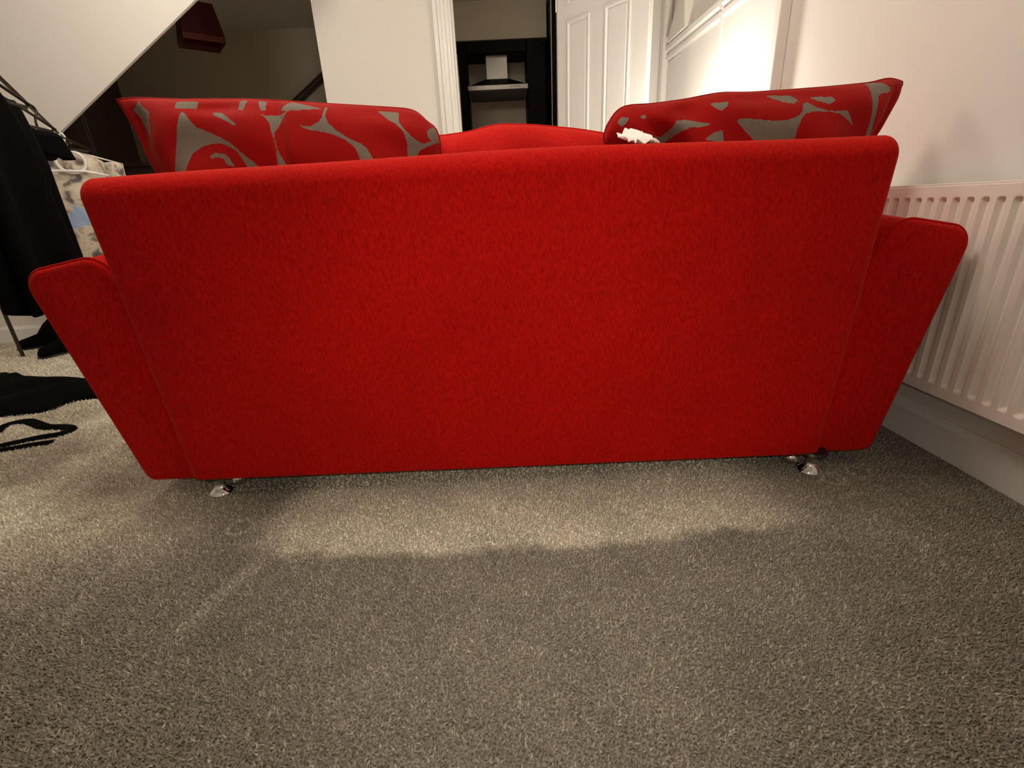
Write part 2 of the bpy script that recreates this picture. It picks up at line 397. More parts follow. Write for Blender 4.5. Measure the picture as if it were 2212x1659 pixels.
# six-panel door standing open
DA = math.radians(39.0)
door = tag(empty('door_1', (0.437, 3.468, 0.006), -(PI / 2 - DA)), 'white six panelled kitchen door standing open', 'door', kind='structure')
DW, DT, DH = 0.665, 0.036, 1.98
MB().bbox(0, DW, 0, DT, 0, DH, 0.002).build('door_leaf', M['gloss'], door)
def door_panel(x0, x1, z0, z1):
    # ogee moulding ring round a raised field
    rings = [(0.0, 0.0), (0.004, -0.006), (0.010, -0.0075), (0.018, -0.003), (0.024, 0.0015)]
    V = []; F = []
    for ins, d in rings:
        V += [(x0 + ins, d, z0 + ins), (x1 - ins, d, z0 + ins), (x1 - ins, d, z1 - ins), (x0 + ins, d, z1 - ins)]
    for i in range(len(rings) - 1):
        for k in range(4): F.append((4 * i + k, 4 * i + (k + 1) % 4, 4 * i + 4 + (k + 1) % 4, 4 * i + 4 + k))
    mo = MB().add(V, F).build('panel_moulding', M['gloss'], door, True, 25)
    MB().bbox(x0 + 0.026, x1 - 0.026, -0.0045, 0.004, z0 + 0.026, z1 - 0.026, 0.004).build('panel_field', M['gloss'], mo)
for (a, c) in ((0.085, 0.262), (0.372, 0.552)):
    door_panel(a, c, 1.755, 1.905); door_panel(a, c, 0.93, 1.683); door_panel(a, c, 0.20, 0.72)
hd = MB().lathe([(0.024, 0), (0.024, 0.004), (0.010, 0.006), (0.010, 0.040)], 16)
hd.v = [(0.612 + x, -z, 0.845 + y) for x, y, z in hd.v]
ho = hd.build('handle', M['brass'], door, True, 40)
MB().tube([(0.612, -0.040, 0.845), (0.58, -0.043, 0.845), (0.50, -0.040, 0.843)], [0.009, 0.009, 0.007], 10).build('lever', M['brass'], ho, True)
for z in (0.22, 1.0, 1.75):
    MB().tube([(0, -0.004, z), (0, -0.004, z + 0.08)], 0.006, 8).build('hinge', M['brass'], door, True, 40)

# ------------------------------------------------------------------ sofa
sofa = tag(empty('sofa', (-0.008, 1.022, 0), math.radians(-1.6)), 'bright red chenille two seat sofa seen from behind', 'sofa')
# backrest: leaning section with a soft rolled top
bp = round_poly([(-0.004, 0.056), (-0.056, 0.770), (0.145, 0.770), (0.205, 0.056)][::-1], [0.012, 0.060, 0.042, 0.012], 8)
dens = []
for i in range(len(bp)):                               # finer steps along the long sides
    a, c = bp[i], bp[(i + 1) % len(bp)]; dd = math.dist(a, c); k = max(1, int(dd / 0.05))
    dens += [(a[0] + (c[0] - a[0]) * j / k, a[1] + (c[1] - a[1]) * j / k) for j in range(k)]
def back_place(u, v, t):
    s = t / 0.765; q = max(0.0, 1 - s * s)
    belly = 0.010 * q * math.sin(PI * min(1, max(0, (v - 0.06) / 0.70)))
    sag = -(0.014 if t < 0 else 0.006) * (1 - q) * max(0, (v - 0.6) / 0.17)
    dip = 0.004 * math.sin(t * 7.0 + 0.6) * max(0, (v - 0.65) / 0.12)
    return (t, u - (belly if u < 0.08 else -belly), v + sag + dip * 0.5)
V, F = rounded_extrude(dens, -0.797, 0.780, 0.022, back_place, 6, 36)
mb = MB().add(V, F); mb.build('backrest', M['red'], sofa, True)
MB().bbox(-0.86, 0.86, 0.03, 0.84, 0.062, 0.30, 0.012).build('base', M['red'], sofa, True, 40)
MB().box(-0.84, 0.84, 0.045, 0.82, 0.056, 0.062).build('underlining', M['underside'], sofa)
for sgn in (-1, 1):
    ot, ob = (1.050, 0.932) if sgn < 0 else (1.034, 0.926)
    pr = [(0.735, 0.044), (ob, 0.044), (ot, 0.578), (0.864, 0.610), (0.745, 0.36)]
    ap = round_poly([(sgn * x, z) for x, z in pr], [0.012, 0.022, 0.045, 0.055, 0.04], 7)
    dn = []
    for i in range(len(ap)):
        a, c = ap[i], ap[(i + 1) % len(ap)]; dd = math.dist(a, c); k = max(1, int(dd / 0.05))
        dn += [(a[0] + (c[0] - a[0]) * j / k, a[1] + (c[1] - a[1]) * j / k) for j in range(k)]
    def arm_place(u, v, t):
        q = min(1, max(0, (t - 0.04) / 0.10)); q = q * q * (3 - 2 * q)
        up = min(1, max(0, (v - 0.30) / 0.28)); inn = min(1, max(0, (1.02 - abs(u)) / 0.17))
        return (u - math.copysign(0.060 * q * up * inn, u), t, v + 0.020 * q * up * (0.35 + 0.65 * inn))
    V, F = rounded_extrude(dn, 0.026, 0.88, 0.012, arm_place, 4, 20)
    arm = MB().add(V, F).build('armrest', M['red'], sofa, True)
    # seam of the rear arm facing
    fine = inset_poly(dn, -0.0008); i0 = min(range(len(fine)), key=lambda i: (abs(fine[i][0]) - 0.935) ** 2 + (fine[i][1] - 0.085) ** 2)
    seam = []
    for k in range(len(fine)):
        p = fine[(i0 + k) % len(fine)]
        if abs(p[0]) < 0.785: break
        seam.append((p[0], 0.0365, p[1]))
    MB().tube(seam, 0.0034, 7).build('piping', M['red'], arm, True)
for i in range(2):
    x0 = -0.725 + i * 0.73
    pol = round_poly([(x0, 0.29), (x0 + 0.72, 0.29), (x0 + 0.72, 0.44), (x0, 0.44)], 0.045, 5)
    V, F = rounded_extrude(pol, 0.19, 0.87, 0.04, lambda u, v, t: (u, t, v), 5, 4)
    MB().add(V, F).build('seat_cushion', M['red'], sofa, True)
for lx, ly in ((-0.752, 0.010), (0.772, -0.004), (-0.752, 0.79), (0.762, 0.79)):
    lg = MB().lathe([(0.026, 0.060), (0.026, 0.054), (0.015, 0.046), (0.013, 0.028), (0.018, 0.018), (0.030, 0.010), (0.031, 0.004), (0.027, 0.0)], 24, (lx, ly + 0.02, 0)).build('leg', M['chrome'], sofa, True, 50)
    MB().lathe([(0.030, 0.062), (0.033, 0.056), (0.030, 0.052)], 20, (lx, ly + 0.02, 0)).build('mounting_plate', M['black_plastic'], lg, True, 40)
    s = 1 if lx < 0 else -1
    MB().lathe([(0.002, -0.016), (0.010, -0.013), (0.016, -0.004), (0.016, 0.004), (0.010, 0.013), (0.002, 0.016)], 16, (lx + s * 0.05, ly + 0.025, 0.040)).build('glide', M['chrome'], lg, True, 60)

# ------------------------------------------------------------------ cushions on the sofa
def in_polys(px, pz, polys):
    out = np.zeros(px.shape, bool)
    for pg in polys:
        ins = np.zeros(px.shape, bool); m = len(pg)
        for i in range(m):
            x1, y1 = pg[i]; x2, y2 = pg[(i + 1) % m]
            if y1 == y2: continue
            c = ((y1 > pz) != (y2 > pz)) & (px < (x2 - x1) * (pz - y1) / (y2 - y1) + x1)
            ins ^= c
        out |= ins
    return out

def print_fabric(name):
    m, nt, b = new_mat(name); L = nt.links.new
    at = N(nt, 'ShaderNodeAttribute', attribute_name='print'); tc = N(nt, 'ShaderNodeTexCoord')
    nz = N(nt, 'ShaderNodeTexNoise', Scale=420.0, Detail=2.0); L(tc.outputs['Object'], nz.inputs['Vector'])
    rd = N(nt, 'ShaderNodeMix', data_type='RGBA'); rd.inputs[6].default_value = (0.26, 0.0018, 0.0012, 1); rd.inputs[7].default_value = (0.37, 0.0036, 0.0024, 1); L(nz.outputs['Fac'], rd.inputs[0])
    gy = N(nt, 'ShaderNodeMix', data_type='RGBA'); gy.inputs[6].default_value = (0.13, 0.115, 0.088, 1); gy.inputs[7].default_value = (0.25, 0.225, 0.175, 1); L(nz.outputs['Fac'], gy.inputs[0])
    st = N(nt, 'ShaderNodeMapRange', interpolation_type='SMOOTHSTEP'); st.inputs['From Min'].default_value = 0.35; st.inputs['From Max'].default_value = 0.65; L(at.outputs['Fac'], st.inputs['Value'])
    mx = N(nt, 'ShaderNodeMix', data_type='RGBA'); L(st.outputs[0], mx.inputs[0]); L(rd.outputs[2], mx.inputs[6]); L(gy.outputs[2], mx.inputs[7])
    L(mx.outputs[2], b.inputs['Base Color']); b.inputs['Roughness'].default_value = 0.9; b.inputs['Specular IOR Level'].default_value = 0.15
    b.inputs['Sheen Weight'].default_value = 0.12; b.inputs['Sheen Roughness'].default_value = 0.5; b.inputs['Sheen Tint'].default_value = (1, 0.35, 0.25, 1)
    bp = N(nt, 'ShaderNodeBump', Strength=0.25, Distance=0.0012); L(nz.outputs['Fac'], bp.inputs['Height']); L(bp.outputs[0], b.inputs['Normal'])
    return m
M['print'] = print_fabric('red_and_grey_print')

def cushion(name, center, W, H, T, mat, top=None, polys=None, pinch=0.05, ns=200, nt_=130, lean=0.12, left=None, right=None, wr=0.004, ph=0.0, power=0.45, dents=()):
    """square-cornered pillow; top(s) gives the height of the upper edge, left(t)/right(t) the side edges (s, t in -1..1)"""
    s = np.linspace(-1, 1, ns); t = np.linspace(-1, 1, nt_); S, Tt = np.meshgrid(s, t, indexing='ij')
    th = (np.clip(1 - np.abs(S) ** 5, 0, 1) * np.clip(1 - np.abs(Tt) ** 5, 0, 1)) ** power * T / 2
    for ds, dt_, rs, rt, dep in dents:
        th = th - dep * np.exp(-((S - ds) / rs) ** 2 - ((Tt - dt_) / rt) ** 2) * np.clip(th / (T / 4), 0, 1)
    lx = -W / 2 + (left(t) if left else pinch * W * 0.5 * (1 - t * t)); rx = W / 2 + (right(t) if right else -pinch * W * 0.5 * (1 - t * t))
    X = lx[None, :] + (S + 1) / 2 * (rx - lx)[None, :]
    zt = (H / 2 + (top(s) if top else -pinch * H * (1 - s * s)))[:, None]; zb = (-H / 2 + pinch * H * (1 - s * s))[:, None]
    Z = zb + (Tt + 1) / 2 * (zt - zb)
    wrk = wr * (np.sin(9 * S + 4 * Tt + ph) * np.sin(5 * Tt - 3 * S + ph * 2) + 0.6 * np.sin(17 * S * Tt + ph)) * np.clip(th / (T / 2), 0, 1)
    verts = []; faces = []; Vs = []
    for side in (-1, 1):
        Y = side * th + wrk * (1 if side < 0 else 0.6) + lean * Z
        Vs.append(np.stack([X, Y, Z], -1).reshape(-1, 3))
    verts = np.concatenate(Vs); n = ns * nt_
    I = np.arange(ns * nt_).reshape(ns, nt_)
    a, b, c, d = I[:-1, :-1], I[1:, :-1], I[1:, 1:], I[:-1, 1:]
    f1 = np.stack([a, b, c, d], -1).reshape(-1, 4); f2 = np.stack([a, d, c, b], -1).reshape(-1, 4) + n
    me = bpy.data.meshes.new(name)
    rim = np.concatenate([I[:, 0], I[-1, 1:], I[-2::-1, -1], I[0, -2:0:-1]])
    fr = [(int(rim[i]), int(rim[i] + n), int(rim[(i + 1) % len(rim)] + n), int(rim[(i + 1) % len(rim)])) for i in range(len(rim))]
    me.from_pydata(verts.tolist(), [], f1.tolist() + f2.tolist() + fr); me.update(); me.materials.append(mat)
    me.polygons.foreach_set('use_smooth', [True] * len(me.polygons))
    if polys is not None:
        px, pz = verts[:, 0] + center[0], verts[:, 2] + center[2]
        val = np.zeros(len(verts)); e = 0.0011
        for ox, oz in ((-e, -e), (e, -e), (-e, e), (e, e)): val += in_polys(px + ox, pz + oz, polys) / 4.0
        at = me.attributes.new('print', 'FLOAT', 'POINT'); at.data.foreach_set('value', val.astype(np.float32))
    o = link(bpy.data.objects.new(name, me)); o.location = center
    # piped seam round the rim
    sm = [tuple((verts[k] + verts[k + n]) / 2) for k in rim[::3]]
    MB().tube(sm, 0.0032, 6, closed=True).build('seam', mat, o, True)
    return o

PRINT_LEFT = [[(-0.6979, 0.9037), (-0.6882, 0.8958), (-0.6685, 0.8688), (-0.6188, 0.8464), (-0.5912, 0.831), (-0.5715, 0.8109), (-0.548, 0.7904), (-0.5369, 0.7767), (-0.5619, 0.7778), (-0.5813, 0.8145), (-0.6091, 0.8302), (-0.6366, 0.8329), (-0.6628, 0.8277), (-0.6861, 0.8142), (-0.7029, 0.7873), (-0.7114, 0.7646), (-0.7381, 0.7657)],
 [(-0.6471, 0.8077), (-0.6351, 0.8127), (-0.6142, 0.8111), (-0.6022, 0.8025), (-0.5931, 0.7825), (-0.61, 0.7865), (-0.6169, 0.8009), (-0.6303, 0.8044), (-0.6454, 0.8011)],
 [(-0.6324, 0.898), (-0.6119, 0.8972), (-0.5943, 0.8858), (-0.5711, 0.8679), (-0.5752, 0.8656), (-0.5997, 0.8783), (-0.6273, 0.8917)],
 [(-0.5346, 0.8956), (-0.5206, 0.8889), (-0.5076, 0.8853), (-0.4752, 0.8901), (-0.4615, 0.8972), (-0.4824, 0.8735), (-0.4944, 0.8491), (-0.4903, 0.8074), (-0.479, 0.7775), (-0.4969, 0.7783), (-0.4942, 0.814), (-0.4985, 0.8492), (-0.5012, 0.8681), (-0.5117, 0.8824)],
 [(-0.4374, 0.8685), (-0.4292, 0.8604), (-0.4121, 0.8582), (-0.3929, 0.8667), (-0.3834, 0.8756), (-0.3794, 0.8999), (-0.3732, 0.8997), (-0.3763, 0.8799), (-0.3691, 0.8626), (-0.3509, 0.8462), (-0.3255, 0.8293), (-0.3023, 0.8187), (-0.2896, 0.8085), (-0.27, 0.7717), (-0.3025, 0.7731), (-0.3145, 0.8096), (-0.3331, 0.8264), (-0.3594, 0.8387), (-0.3863, 0.8461), (-0.4169, 0.8521), (-0.4331, 0.859)],
 [(-0.2661, 0.8908), (-0.2146, 0.8841), (-0.214, 0.8624), (-0.1989, 0.843), (-0.1831, 0.8265), (-0.1631, 0.8144), (-0.1443, 0.8216), (-0.1521, 0.8315), (-0.1525, 0.8442), (-0.1406, 0.8547), (-0.1312, 0.8433), (-0.13, 0.821), (-0.1566, 0.8077), (-0.1719, 0.8002), (-0.1877, 0.7747), (-0.2022, 0.7753), (-0.1972, 0.8142), (-0.2028, 0.84), (-0.2184, 0.8564), (-0.2379, 0.8681)],
 [(-0.8379, 0.9199), (-0.8121, 0.9353), (-0.8011, 0.923), (-0.7775, 0.907), (-0.7908, 0.8458), (-0.7926, 0.8615), (-0.8114, 0.8778), (-0.8211, 0.8997)],
 [(-0.7168, 0.9255), (-0.6692, 0.9251), (-0.6689, 0.9086), (-0.7147, 0.9105)],
 [(-0.5741, 0.9228), (-0.5571, 0.9221), (-0.5608, 0.9012), (-0.5732, 0.9002)],
 [(-0.5334, 0.9212), (-0.5164, 0.9205), (-0.5116, 0.8977), (-0.5218, 0.8981)],
 [(-0.479, 0.904), (-0.4619, 0.9183), (-0.4197, 0.9061), (-0.3837, 0.8956), (-0.453, 0.8962), (-0.4807, 0.8964)]]
PRINT_RIGHT = [[(0.567, 0.8291), (0.5751, 0.8333), (0.6065, 0.8305), (0.6489, 0.8251), (0.6869, 0.8256), (0.71, 0.8322), (0.7218, 0.8437), (0.7271, 0.8613), (0.739, 0.8623), (0.7548, 0.8513), (0.7845, 0.8412), (0.8299, 0.8393), (0.8478, 0.8053), (0.8303, 0.8212), (0.8102, 0.8341), (0.7848, 0.8397), (0.7569, 0.8408), (0.7296, 0.8389), (0.7178, 0.8274), (0.7079, 0.805), (0.7027, 0.7742), (0.6211, 0.7777), (0.5812, 0.8133)],
 [(0.5106, 0.87), (0.5528, 0.8728), (0.5475, 0.8612), (0.5333, 0.8514), (0.5205, 0.8579)],
 [(0.4318, 0.8376), (0.4541, 0.8382), (0.4893, 0.8293), (0.5105, 0.8254), (0.4938, 0.82), (0.4627, 0.8198), (0.4425, 0.813), (0.4229, 0.7985), (0.4034, 0.7807), (0.3684, 0.7822), (0.3808, 0.8049), (0.4083, 0.8083), (0.4244, 0.8229)],
 [(0.4932, 0.7924), (0.516, 0.8069), (0.5346, 0.8107), (0.5392, 0.7812)],
 [(0.6499, 0.8835), (0.7079, 0.8826), (0.7206, 0.869), (0.7049, 0.8608), (0.6837, 0.8646)],
 [(0.7468, 0.8753), (0.7985, 0.8732), (0.8041, 0.8627), (0.7883, 0.8559), (0.766, 0.8642)],
 [(0.8954, 0.9041), (0.9134, 0.9069), (0.9349, 0.9026), (0.9515, 0.8846), (0.9383, 0.8764), (0.9209, 0.8771), (0.9093, 0.8688), (0.904, 0.8483), (0.9008, 0.8183), (0.9016, 0.7783), (0.8891, 0.7788), (0.8905, 0.8248), (0.8899, 0.8637)],
 [(0.3014, 0.843), (0.3094, 0.8546), (0.3266, 0.8509), (0.3204, 0.8392), (0.3103, 0.8336)],
 [(0.3521, 0.8529), (0.3639, 0.8553), (0.3644, 0.8464), (0.3542, 0.8453)]]

def prof(xs, zs, sig=0.055):
    g = np.linspace(-1.4, 1.4, 561); y = np.interp(g, xs, zs)
    y[g < -1] = 2 * zs[0] - np.interp(-2 - g[g < -1], xs, zs); y[g > 1] = 2 * zs[-1] - np.interp(2 - g[g > 1], xs, zs)
    k = np.exp(-(np.arange(-40, 41) * 0.005 / sig) ** 2); k /= k.sum(); y = np.convolve(y, k, 'same')
    return lambda s: np.interp(s, g, y)
ip = prof

# left cushion: spans X -0.82..-0.13, upper edge z 0.925..0.875
cl = cushion('patterned_cushion', (-0.507, 1.285, 0.680), 0.74, 0.47, 0.18, M['print'], polys=PRINT_LEFT, ns=320, nt_=200, lean=0.05, ph=0.4,
    top=prof([-1, -0.9, -0.6, -0.2, 0.05, 0.35, 0.65, 0.9, 0.97, 1], [0.030, 0.032, 0.024, 0.019, 0.012, 0.001, -0.009, -0.018, -0.028, -0.046]),
    left=ip([-1, -0.25, 0.1, 0.45, 0.75, 1], [0.135, 0.13, 0.075, 0.040, 0.024, 0.0]), right=ip([-1, 0.5, 0.8, 0.95, 1], [-0.03, 0.004, 0.008, 0.0, -0.02]), power=0.5, wr=0.006,
    dents=((-0.93, 0.72, 0.10, 0.45, 0.03), (0.02, 0.75, 0.035, 0.5, 0.016), (-0.35, 0.88, 0.22, 0.06, 0.012), (0.62, 0.9, 0.2, 0.08, 0.010)))
tag(cl, 'red cushion with grey swirls at the left end of the sofa back', 'cushion', 'patterned cushions on the sofa')
cr = cushion('patterned_cushion', (0.640, 1.285, 0.668), 0.735, 0.46, 0.18, M['print'], polys=PRINT_RIGHT, ns=320, nt_=200, lean=0.05, ph=2.1,
    top=prof([-1, -0.96, -0.88, -0.70, -0.48, -0.24, -0.05, 0.2, 0.5, 0.8, 0.9, 1], [-0.060, -0.028, -0.014, -0.014, -0.008, 0.004, 0.001, 0.002, 0.005, 0.010, 0.020, 0.008]),
    left=ip([-1, 0.3, 0.65, 0.85, 1], [0.16, 0.13, 0.06, 0.0, 0.010]), right=ip([-1, -0.25, 0.12, 0.5, 0.85, 1], [-0.27, -0.26, -0.12, -0.052, -0.010, 0.0]), power=0.5, wr=0.006,
    dents=((-0.74, 0.52, 0.085, 0.20, 0.06), (-0.50, 0.85, 0.10, 0.10, 0.016), (0.92, 0.5, 0.05, 0.6, 0.02), (0.1, 0.9, 0.4, 0.07, 0.010)))
tag(cr, 'red cushion with grey swirls at the right end of the sofa back', 'cushion', 'patterned cushions on the sofa')
cm = cushion('plain_cushion', (0.085, 1.36, 0.63), 0.56, 0.44, 0.16, M['red_plain'], ns=120, nt_=90, lean=0.02, ph=1.2, wr=0.006,
    top=prof([-1, -0.75, -0.5, -0.35, -0.2, 0.1, 0.5, 0.85, 1], [-0.005, -0.004, 0.002, 0.012, 0.016, 0.010, -0.004, -0.022, -0.03]), pinch=0.03, power=0.5)
tag(cm, 'plain red cushion between the two patterned cushions', 'cushion')

# crumpled white tissue lying on the sofa back beside the right cushion
ns, nn = 40, 18; V = []; F = []
for side in (0, 1):
    for i in range(ns):
        for j in range(nn):
            u = i / (ns - 1); v = j / (nn - 1)
            tooth = abs(((u * 2.0 + 0.30) % 1.0) - 0.5) * 2
            y = -0.055 * (1 - 0.75 * tooth) * (1 - v) + 0.075 * v
            z = 0.034 * v ** 1.2 + 0.007 * math.sin(9 * u + 4 * v) * v + 0.004 * math.sin(23 * u + 7 * v) + side * 0.0025 - 0.006 * (1 - v) * (1 - tooth)
            V.append((0.86 * (-0.036 + 0.072 * u + 0.004 * math.sin(8 * v + 3 * u)), y, 0.85 * z))
n = ns * nn
for side in (0, 1):
    for i in range(ns - 1):
        for j in range(nn - 1):
            a = side * n + i * nn + j; q = (a, a + nn, a + nn + 1, a + 1); F.append(q if side == 0 else q[::-1])
rim = [i * nn for i in range(ns)] + [(ns - 1) * nn + j for j in range(1, nn)] + [i * nn + nn - 1 for i in range(ns - 2, -1, -1)] + [j for j in range(nn - 2, 0, -1)]
F += [(rim[i], rim[i] + n, rim[(i + 1) % len(rim)] + n, rim[(i + 1) % len(rim)]) for i in range(len(rim))]
ts = MB().add(V, F).build('crumpled_tissue', M['paper'], None, True, 50); ts.location = (0.298, 1.060, 0.778)
tag(ts, 'crumpled white tissue tucked beside the right cushion', 'tissue')

# ------------------------------------------------------------------ radiator
rad = tag(empty('radiator', (XW, 1.285, 0)), 'white ribbed panel radiator on the right wall', 'radiator')
XF = -0.0895                                            # front face, relative to the wall
Y0, PITCHR, ZT, ZB, RT, RB = 0.0, 0.0341, 0.6353, 0.2164, 0.668, 0.1827
ya, yb = 5 * PITCHR - 0.005, -(26 * PITCHR) - 0.017
def channel(y):
    k = round((y - Y0) / PITCHR); d = abs(y - (Y0 + k * PITCHR))
    x = min(1, max(0, (d - 0.0045) / 0.0055)); return 1 - x * x * (3 - 2 * x)
ys = []; y = ya
while y > yb: ys.append(y); y -= PITCHR / 18
ys.append(yb)
zs = [RB, RB + 0.003] + [ZB - 0.008 + 0.002 * i for i in range(9)] + [0.3, 0.42, 0.54] + [ZT - 0.008 + 0.002 * i for i in range(9)] + [RT - 0.003, RT]
V = []; F = []
for i, yv in enumerate(ys):
    for j, zv in enumerate(zs):
        e = min(1, max(0, (zv - (ZB - 0.006)) / 0.010)) * min(1, max(0, ((ZT + 0.006) - zv) / 0.010)); e = e * e * (3 - 2 * e)
        inner = ya - 0.02 > yv > yb + 0.02
        edge = 0.003 if j in (0, len(zs) - 1) else 0
        V.append((XF + edge + (0.0105 * channel(yv) * e if inner else 0), yv, zv))
m = len(zs)
for i in range(len(ys) - 1):
    for j in range(m - 1): F.append((i * m + j, i * m + j + 1, (i + 1) * m + j + 1, (i + 1) * m + j))
fp = MB().add(V, F); nf = len(fp.v)
fp.box(XF + 0.012, XF + 0.018, yb, ya, RB, RT)
fp.build('front_panel', M['radiator'], rad, True, 35)
MB().bbox(-0.030, -0.022, yb, ya, RB, RT, 0.002).build('rear_panel', M['radiator'], rad)
tg = MB(); tg.bbox(XF + 0.001, XF + 0.008, yb, ya, RT - 0.004, RT + 0.003, 0.001); tg.bbox(-0.032, -0.022, yb, ya, RT - 0.004, RT + 0.003, 0.001)
k = 0; y = ya - 0.006
while y > yb + 0.01:
    tg.box(XF + 0.006, -0.026, y - 0.006, y, RT - 0.004, RT); y -= 0.014
tg.build('top_grille', M['radiator'], rad)
for yy in (ya, yb): MB().bbox(XF + 0.002, -0.022, yy - 0.002, yy + 0.002, RB + 0.004, RT, 0.001).build('side_cover', M['radiator'], rad)
MB().tube([(-0.055, ya + 0.01, RB + 0.03), (-0.055, ya + 0.04, RB + 0.03), (-0.055, ya + 0.04, 0.0)], 0.0075, 10).build('pipe', M['white_plastic'], rad, True, 50)
MB().lathe([(0.012, 0), (0.018, 0.004), (0.018, 0.05), (0.012, 0.056)], 16, (-0.055, ya + 0.04, RB + 0.025)).build('valve', M['white_plastic'], rad, True, 40)
for yy in (ya - 0.15, yb + 0.15): MB().box(-0.022, 0, yy - 0.02, yy + 0.02, 0.3, 0.55).build('bracket', M['radiator'], rad)

# ------------------------------------------------------------------ clothes rail
RH = 1.10
ra, rb_ = Vector((-1.10, 1.148, RH)), Vector((-2.33, 2.955, RH))
rdir = (rb_ - ra).normalized(); rper = Vector((rdir.y, -rdir.x, 0))
if rper.x < 0: rper = -rper
rack = tag(empty('clothes_rail', (ra.x, ra.y, 0)), 'dark metal clothes rail with garments hanging from it', 'clothes rail')
off = Vector((ra.x, ra.y, 0))
MB().tube([ra - off, rb_ - off], 0.0065, 10).build('rail', M['rack_metal'], rack, True, 40)
MB().tube([ra - off, Vector((ra.x, ra.y, ZC)) - off], 0.005, 8).build('hanging_rod', M['rack_metal'], rack, True, 40)
MB().lathe([(0.022, -0.004), (0.022, 0.004), (0.010, 0.010)], 16, tuple(Vector((rb_.x, rb_.y - 0.0, RH)) - off)).build('end_cap', M['rack_metal'], rack, True, 40)
pole = Vector((-2.70, 2.60, 0)); q = ra.lerp(rb_, 0.84)
MB().tube([pole - off, Vector((pole.x, pole.y, RH - 0.01)) - off], 0.009, 10).build('post', M['rack_metal'], rack, True, 40)
MB().tube([Vector((pole.x, pole.y, RH - 0.012)) - off, q - off - Vector((0, 0, 0.012))], 0.006, 8).build('cross_bar', M['rack_metal'], rack, True, 40)

def hanger_geo(mb, w=0.2, drop=0.06, r=0.004):
    """tubular hanger in its own plane (x across, z up), hook top at z = 0"""
    hook = [(0.018 * math.cos(a), 0, -0.018 + 0.018 * math.sin(a)) for a in [math.radians(g) for g in range(200, -61, -20)]]
    hook += [(0.004, 0, -0.045), (0.0, 0, -0.06), (0, 0, -0.075)]
    mb.tube(hook, r, 8)
    mb.tube([(0, 0, -0.075), (w * 0.5, 0, -0.075 - drop * 0.45), (w, 0, -0.075 - drop), (w * 0.9, 0, -0.082 - drop), (-w * 0.9, 0, -0.082 - drop), (-w, 0, -0.075 - drop), (-w * 0.5, 0, -0.075 - drop * 0.45)], r, 8, closed=True)
    return mb

def garment(name, t, mat, w_sh, w_hem, length, depth, ph, label, cat, group=None, sleeves=True, tilt=0.0, hanger='rack_metal', folds=5, x_off=0.0, sleeve_len=0.55, z_hook=0.0):
    p = ra.lerp(rb_, t)
    root = tag(empty(name, (p.x, p.y, RH + 0.007 + z_hook), math.atan2(rper.y, rper.x) + tilt), label, cat, group)
    hg = hanger_geo(MB()).build('hanger', M[hanger], root, True)
    ns, nt_ = 72, 60; V = []; F = []
    for j in range(nt_):
        v = j / (nt_ - 1)
        zz = -0.085 - length * v
        if v < 0.14: hw = 0.055 + (w_sh - 0.055) * (v / 0.14) ** 0.6
        else: hw = w_sh + (w_hem - w_sh) * ((v - 0.14) / 0.86)
        for i in range(ns):
            a = 2 * PI * i / ns
            wav = 0.018 * v * math.sin(folds * a + ph) + 0.010 * v * math.sin((folds + 4) * a - ph * 2)
            x = x_off * v + math.copysign(abs(math.cos(a)) ** 0.7, math.cos(a)) * (hw + wav)
            d = depth * (0.45 + 0.55 * min(1, v * 4)) * (1 + 0.25 * math.sin(folds * a + ph))
            y = math.copysign(abs(math.sin(a)) ** 0.8, math.sin(a)) * (d + wav * 0.7)
            V.append((x, y, zz + 0.012 * v * math.sin(3 * a + ph)))
    for j in range(nt_ - 1):
        for i in range(ns): F.append((j * ns + i, j * ns + (i + 1) % ns, (j + 1) * ns + (i + 1) % ns, (j + 1) * ns + i))
    F.append(tuple(range(ns))); F.append(tuple((nt_ - 1) * ns + i for i in range(ns - 1, -1, -1)))
    MB().add(V, F).build('body', M[mat], root, True)
    if sleeves:
        for s in (-1, 1):
            pts = []; rr = []
            for k in range(14):
                v = k / 13
                pts.append((s * (w_sh * 0.86 + 0.045 * math.sin(v * 1.6)) + 0.008 * math.sin(6 * v + ph), 0.012 * math.sin(5 * v + ph + s), -0.14 - sleeve_len * v)); rr.append(0.062 - 0.020 * v + 0.004 * math.sin(14 * v + ph))
            MB().tube(pts, rr, 14, flat=0.75).build('sleeve', M[mat], root, True)
    return root

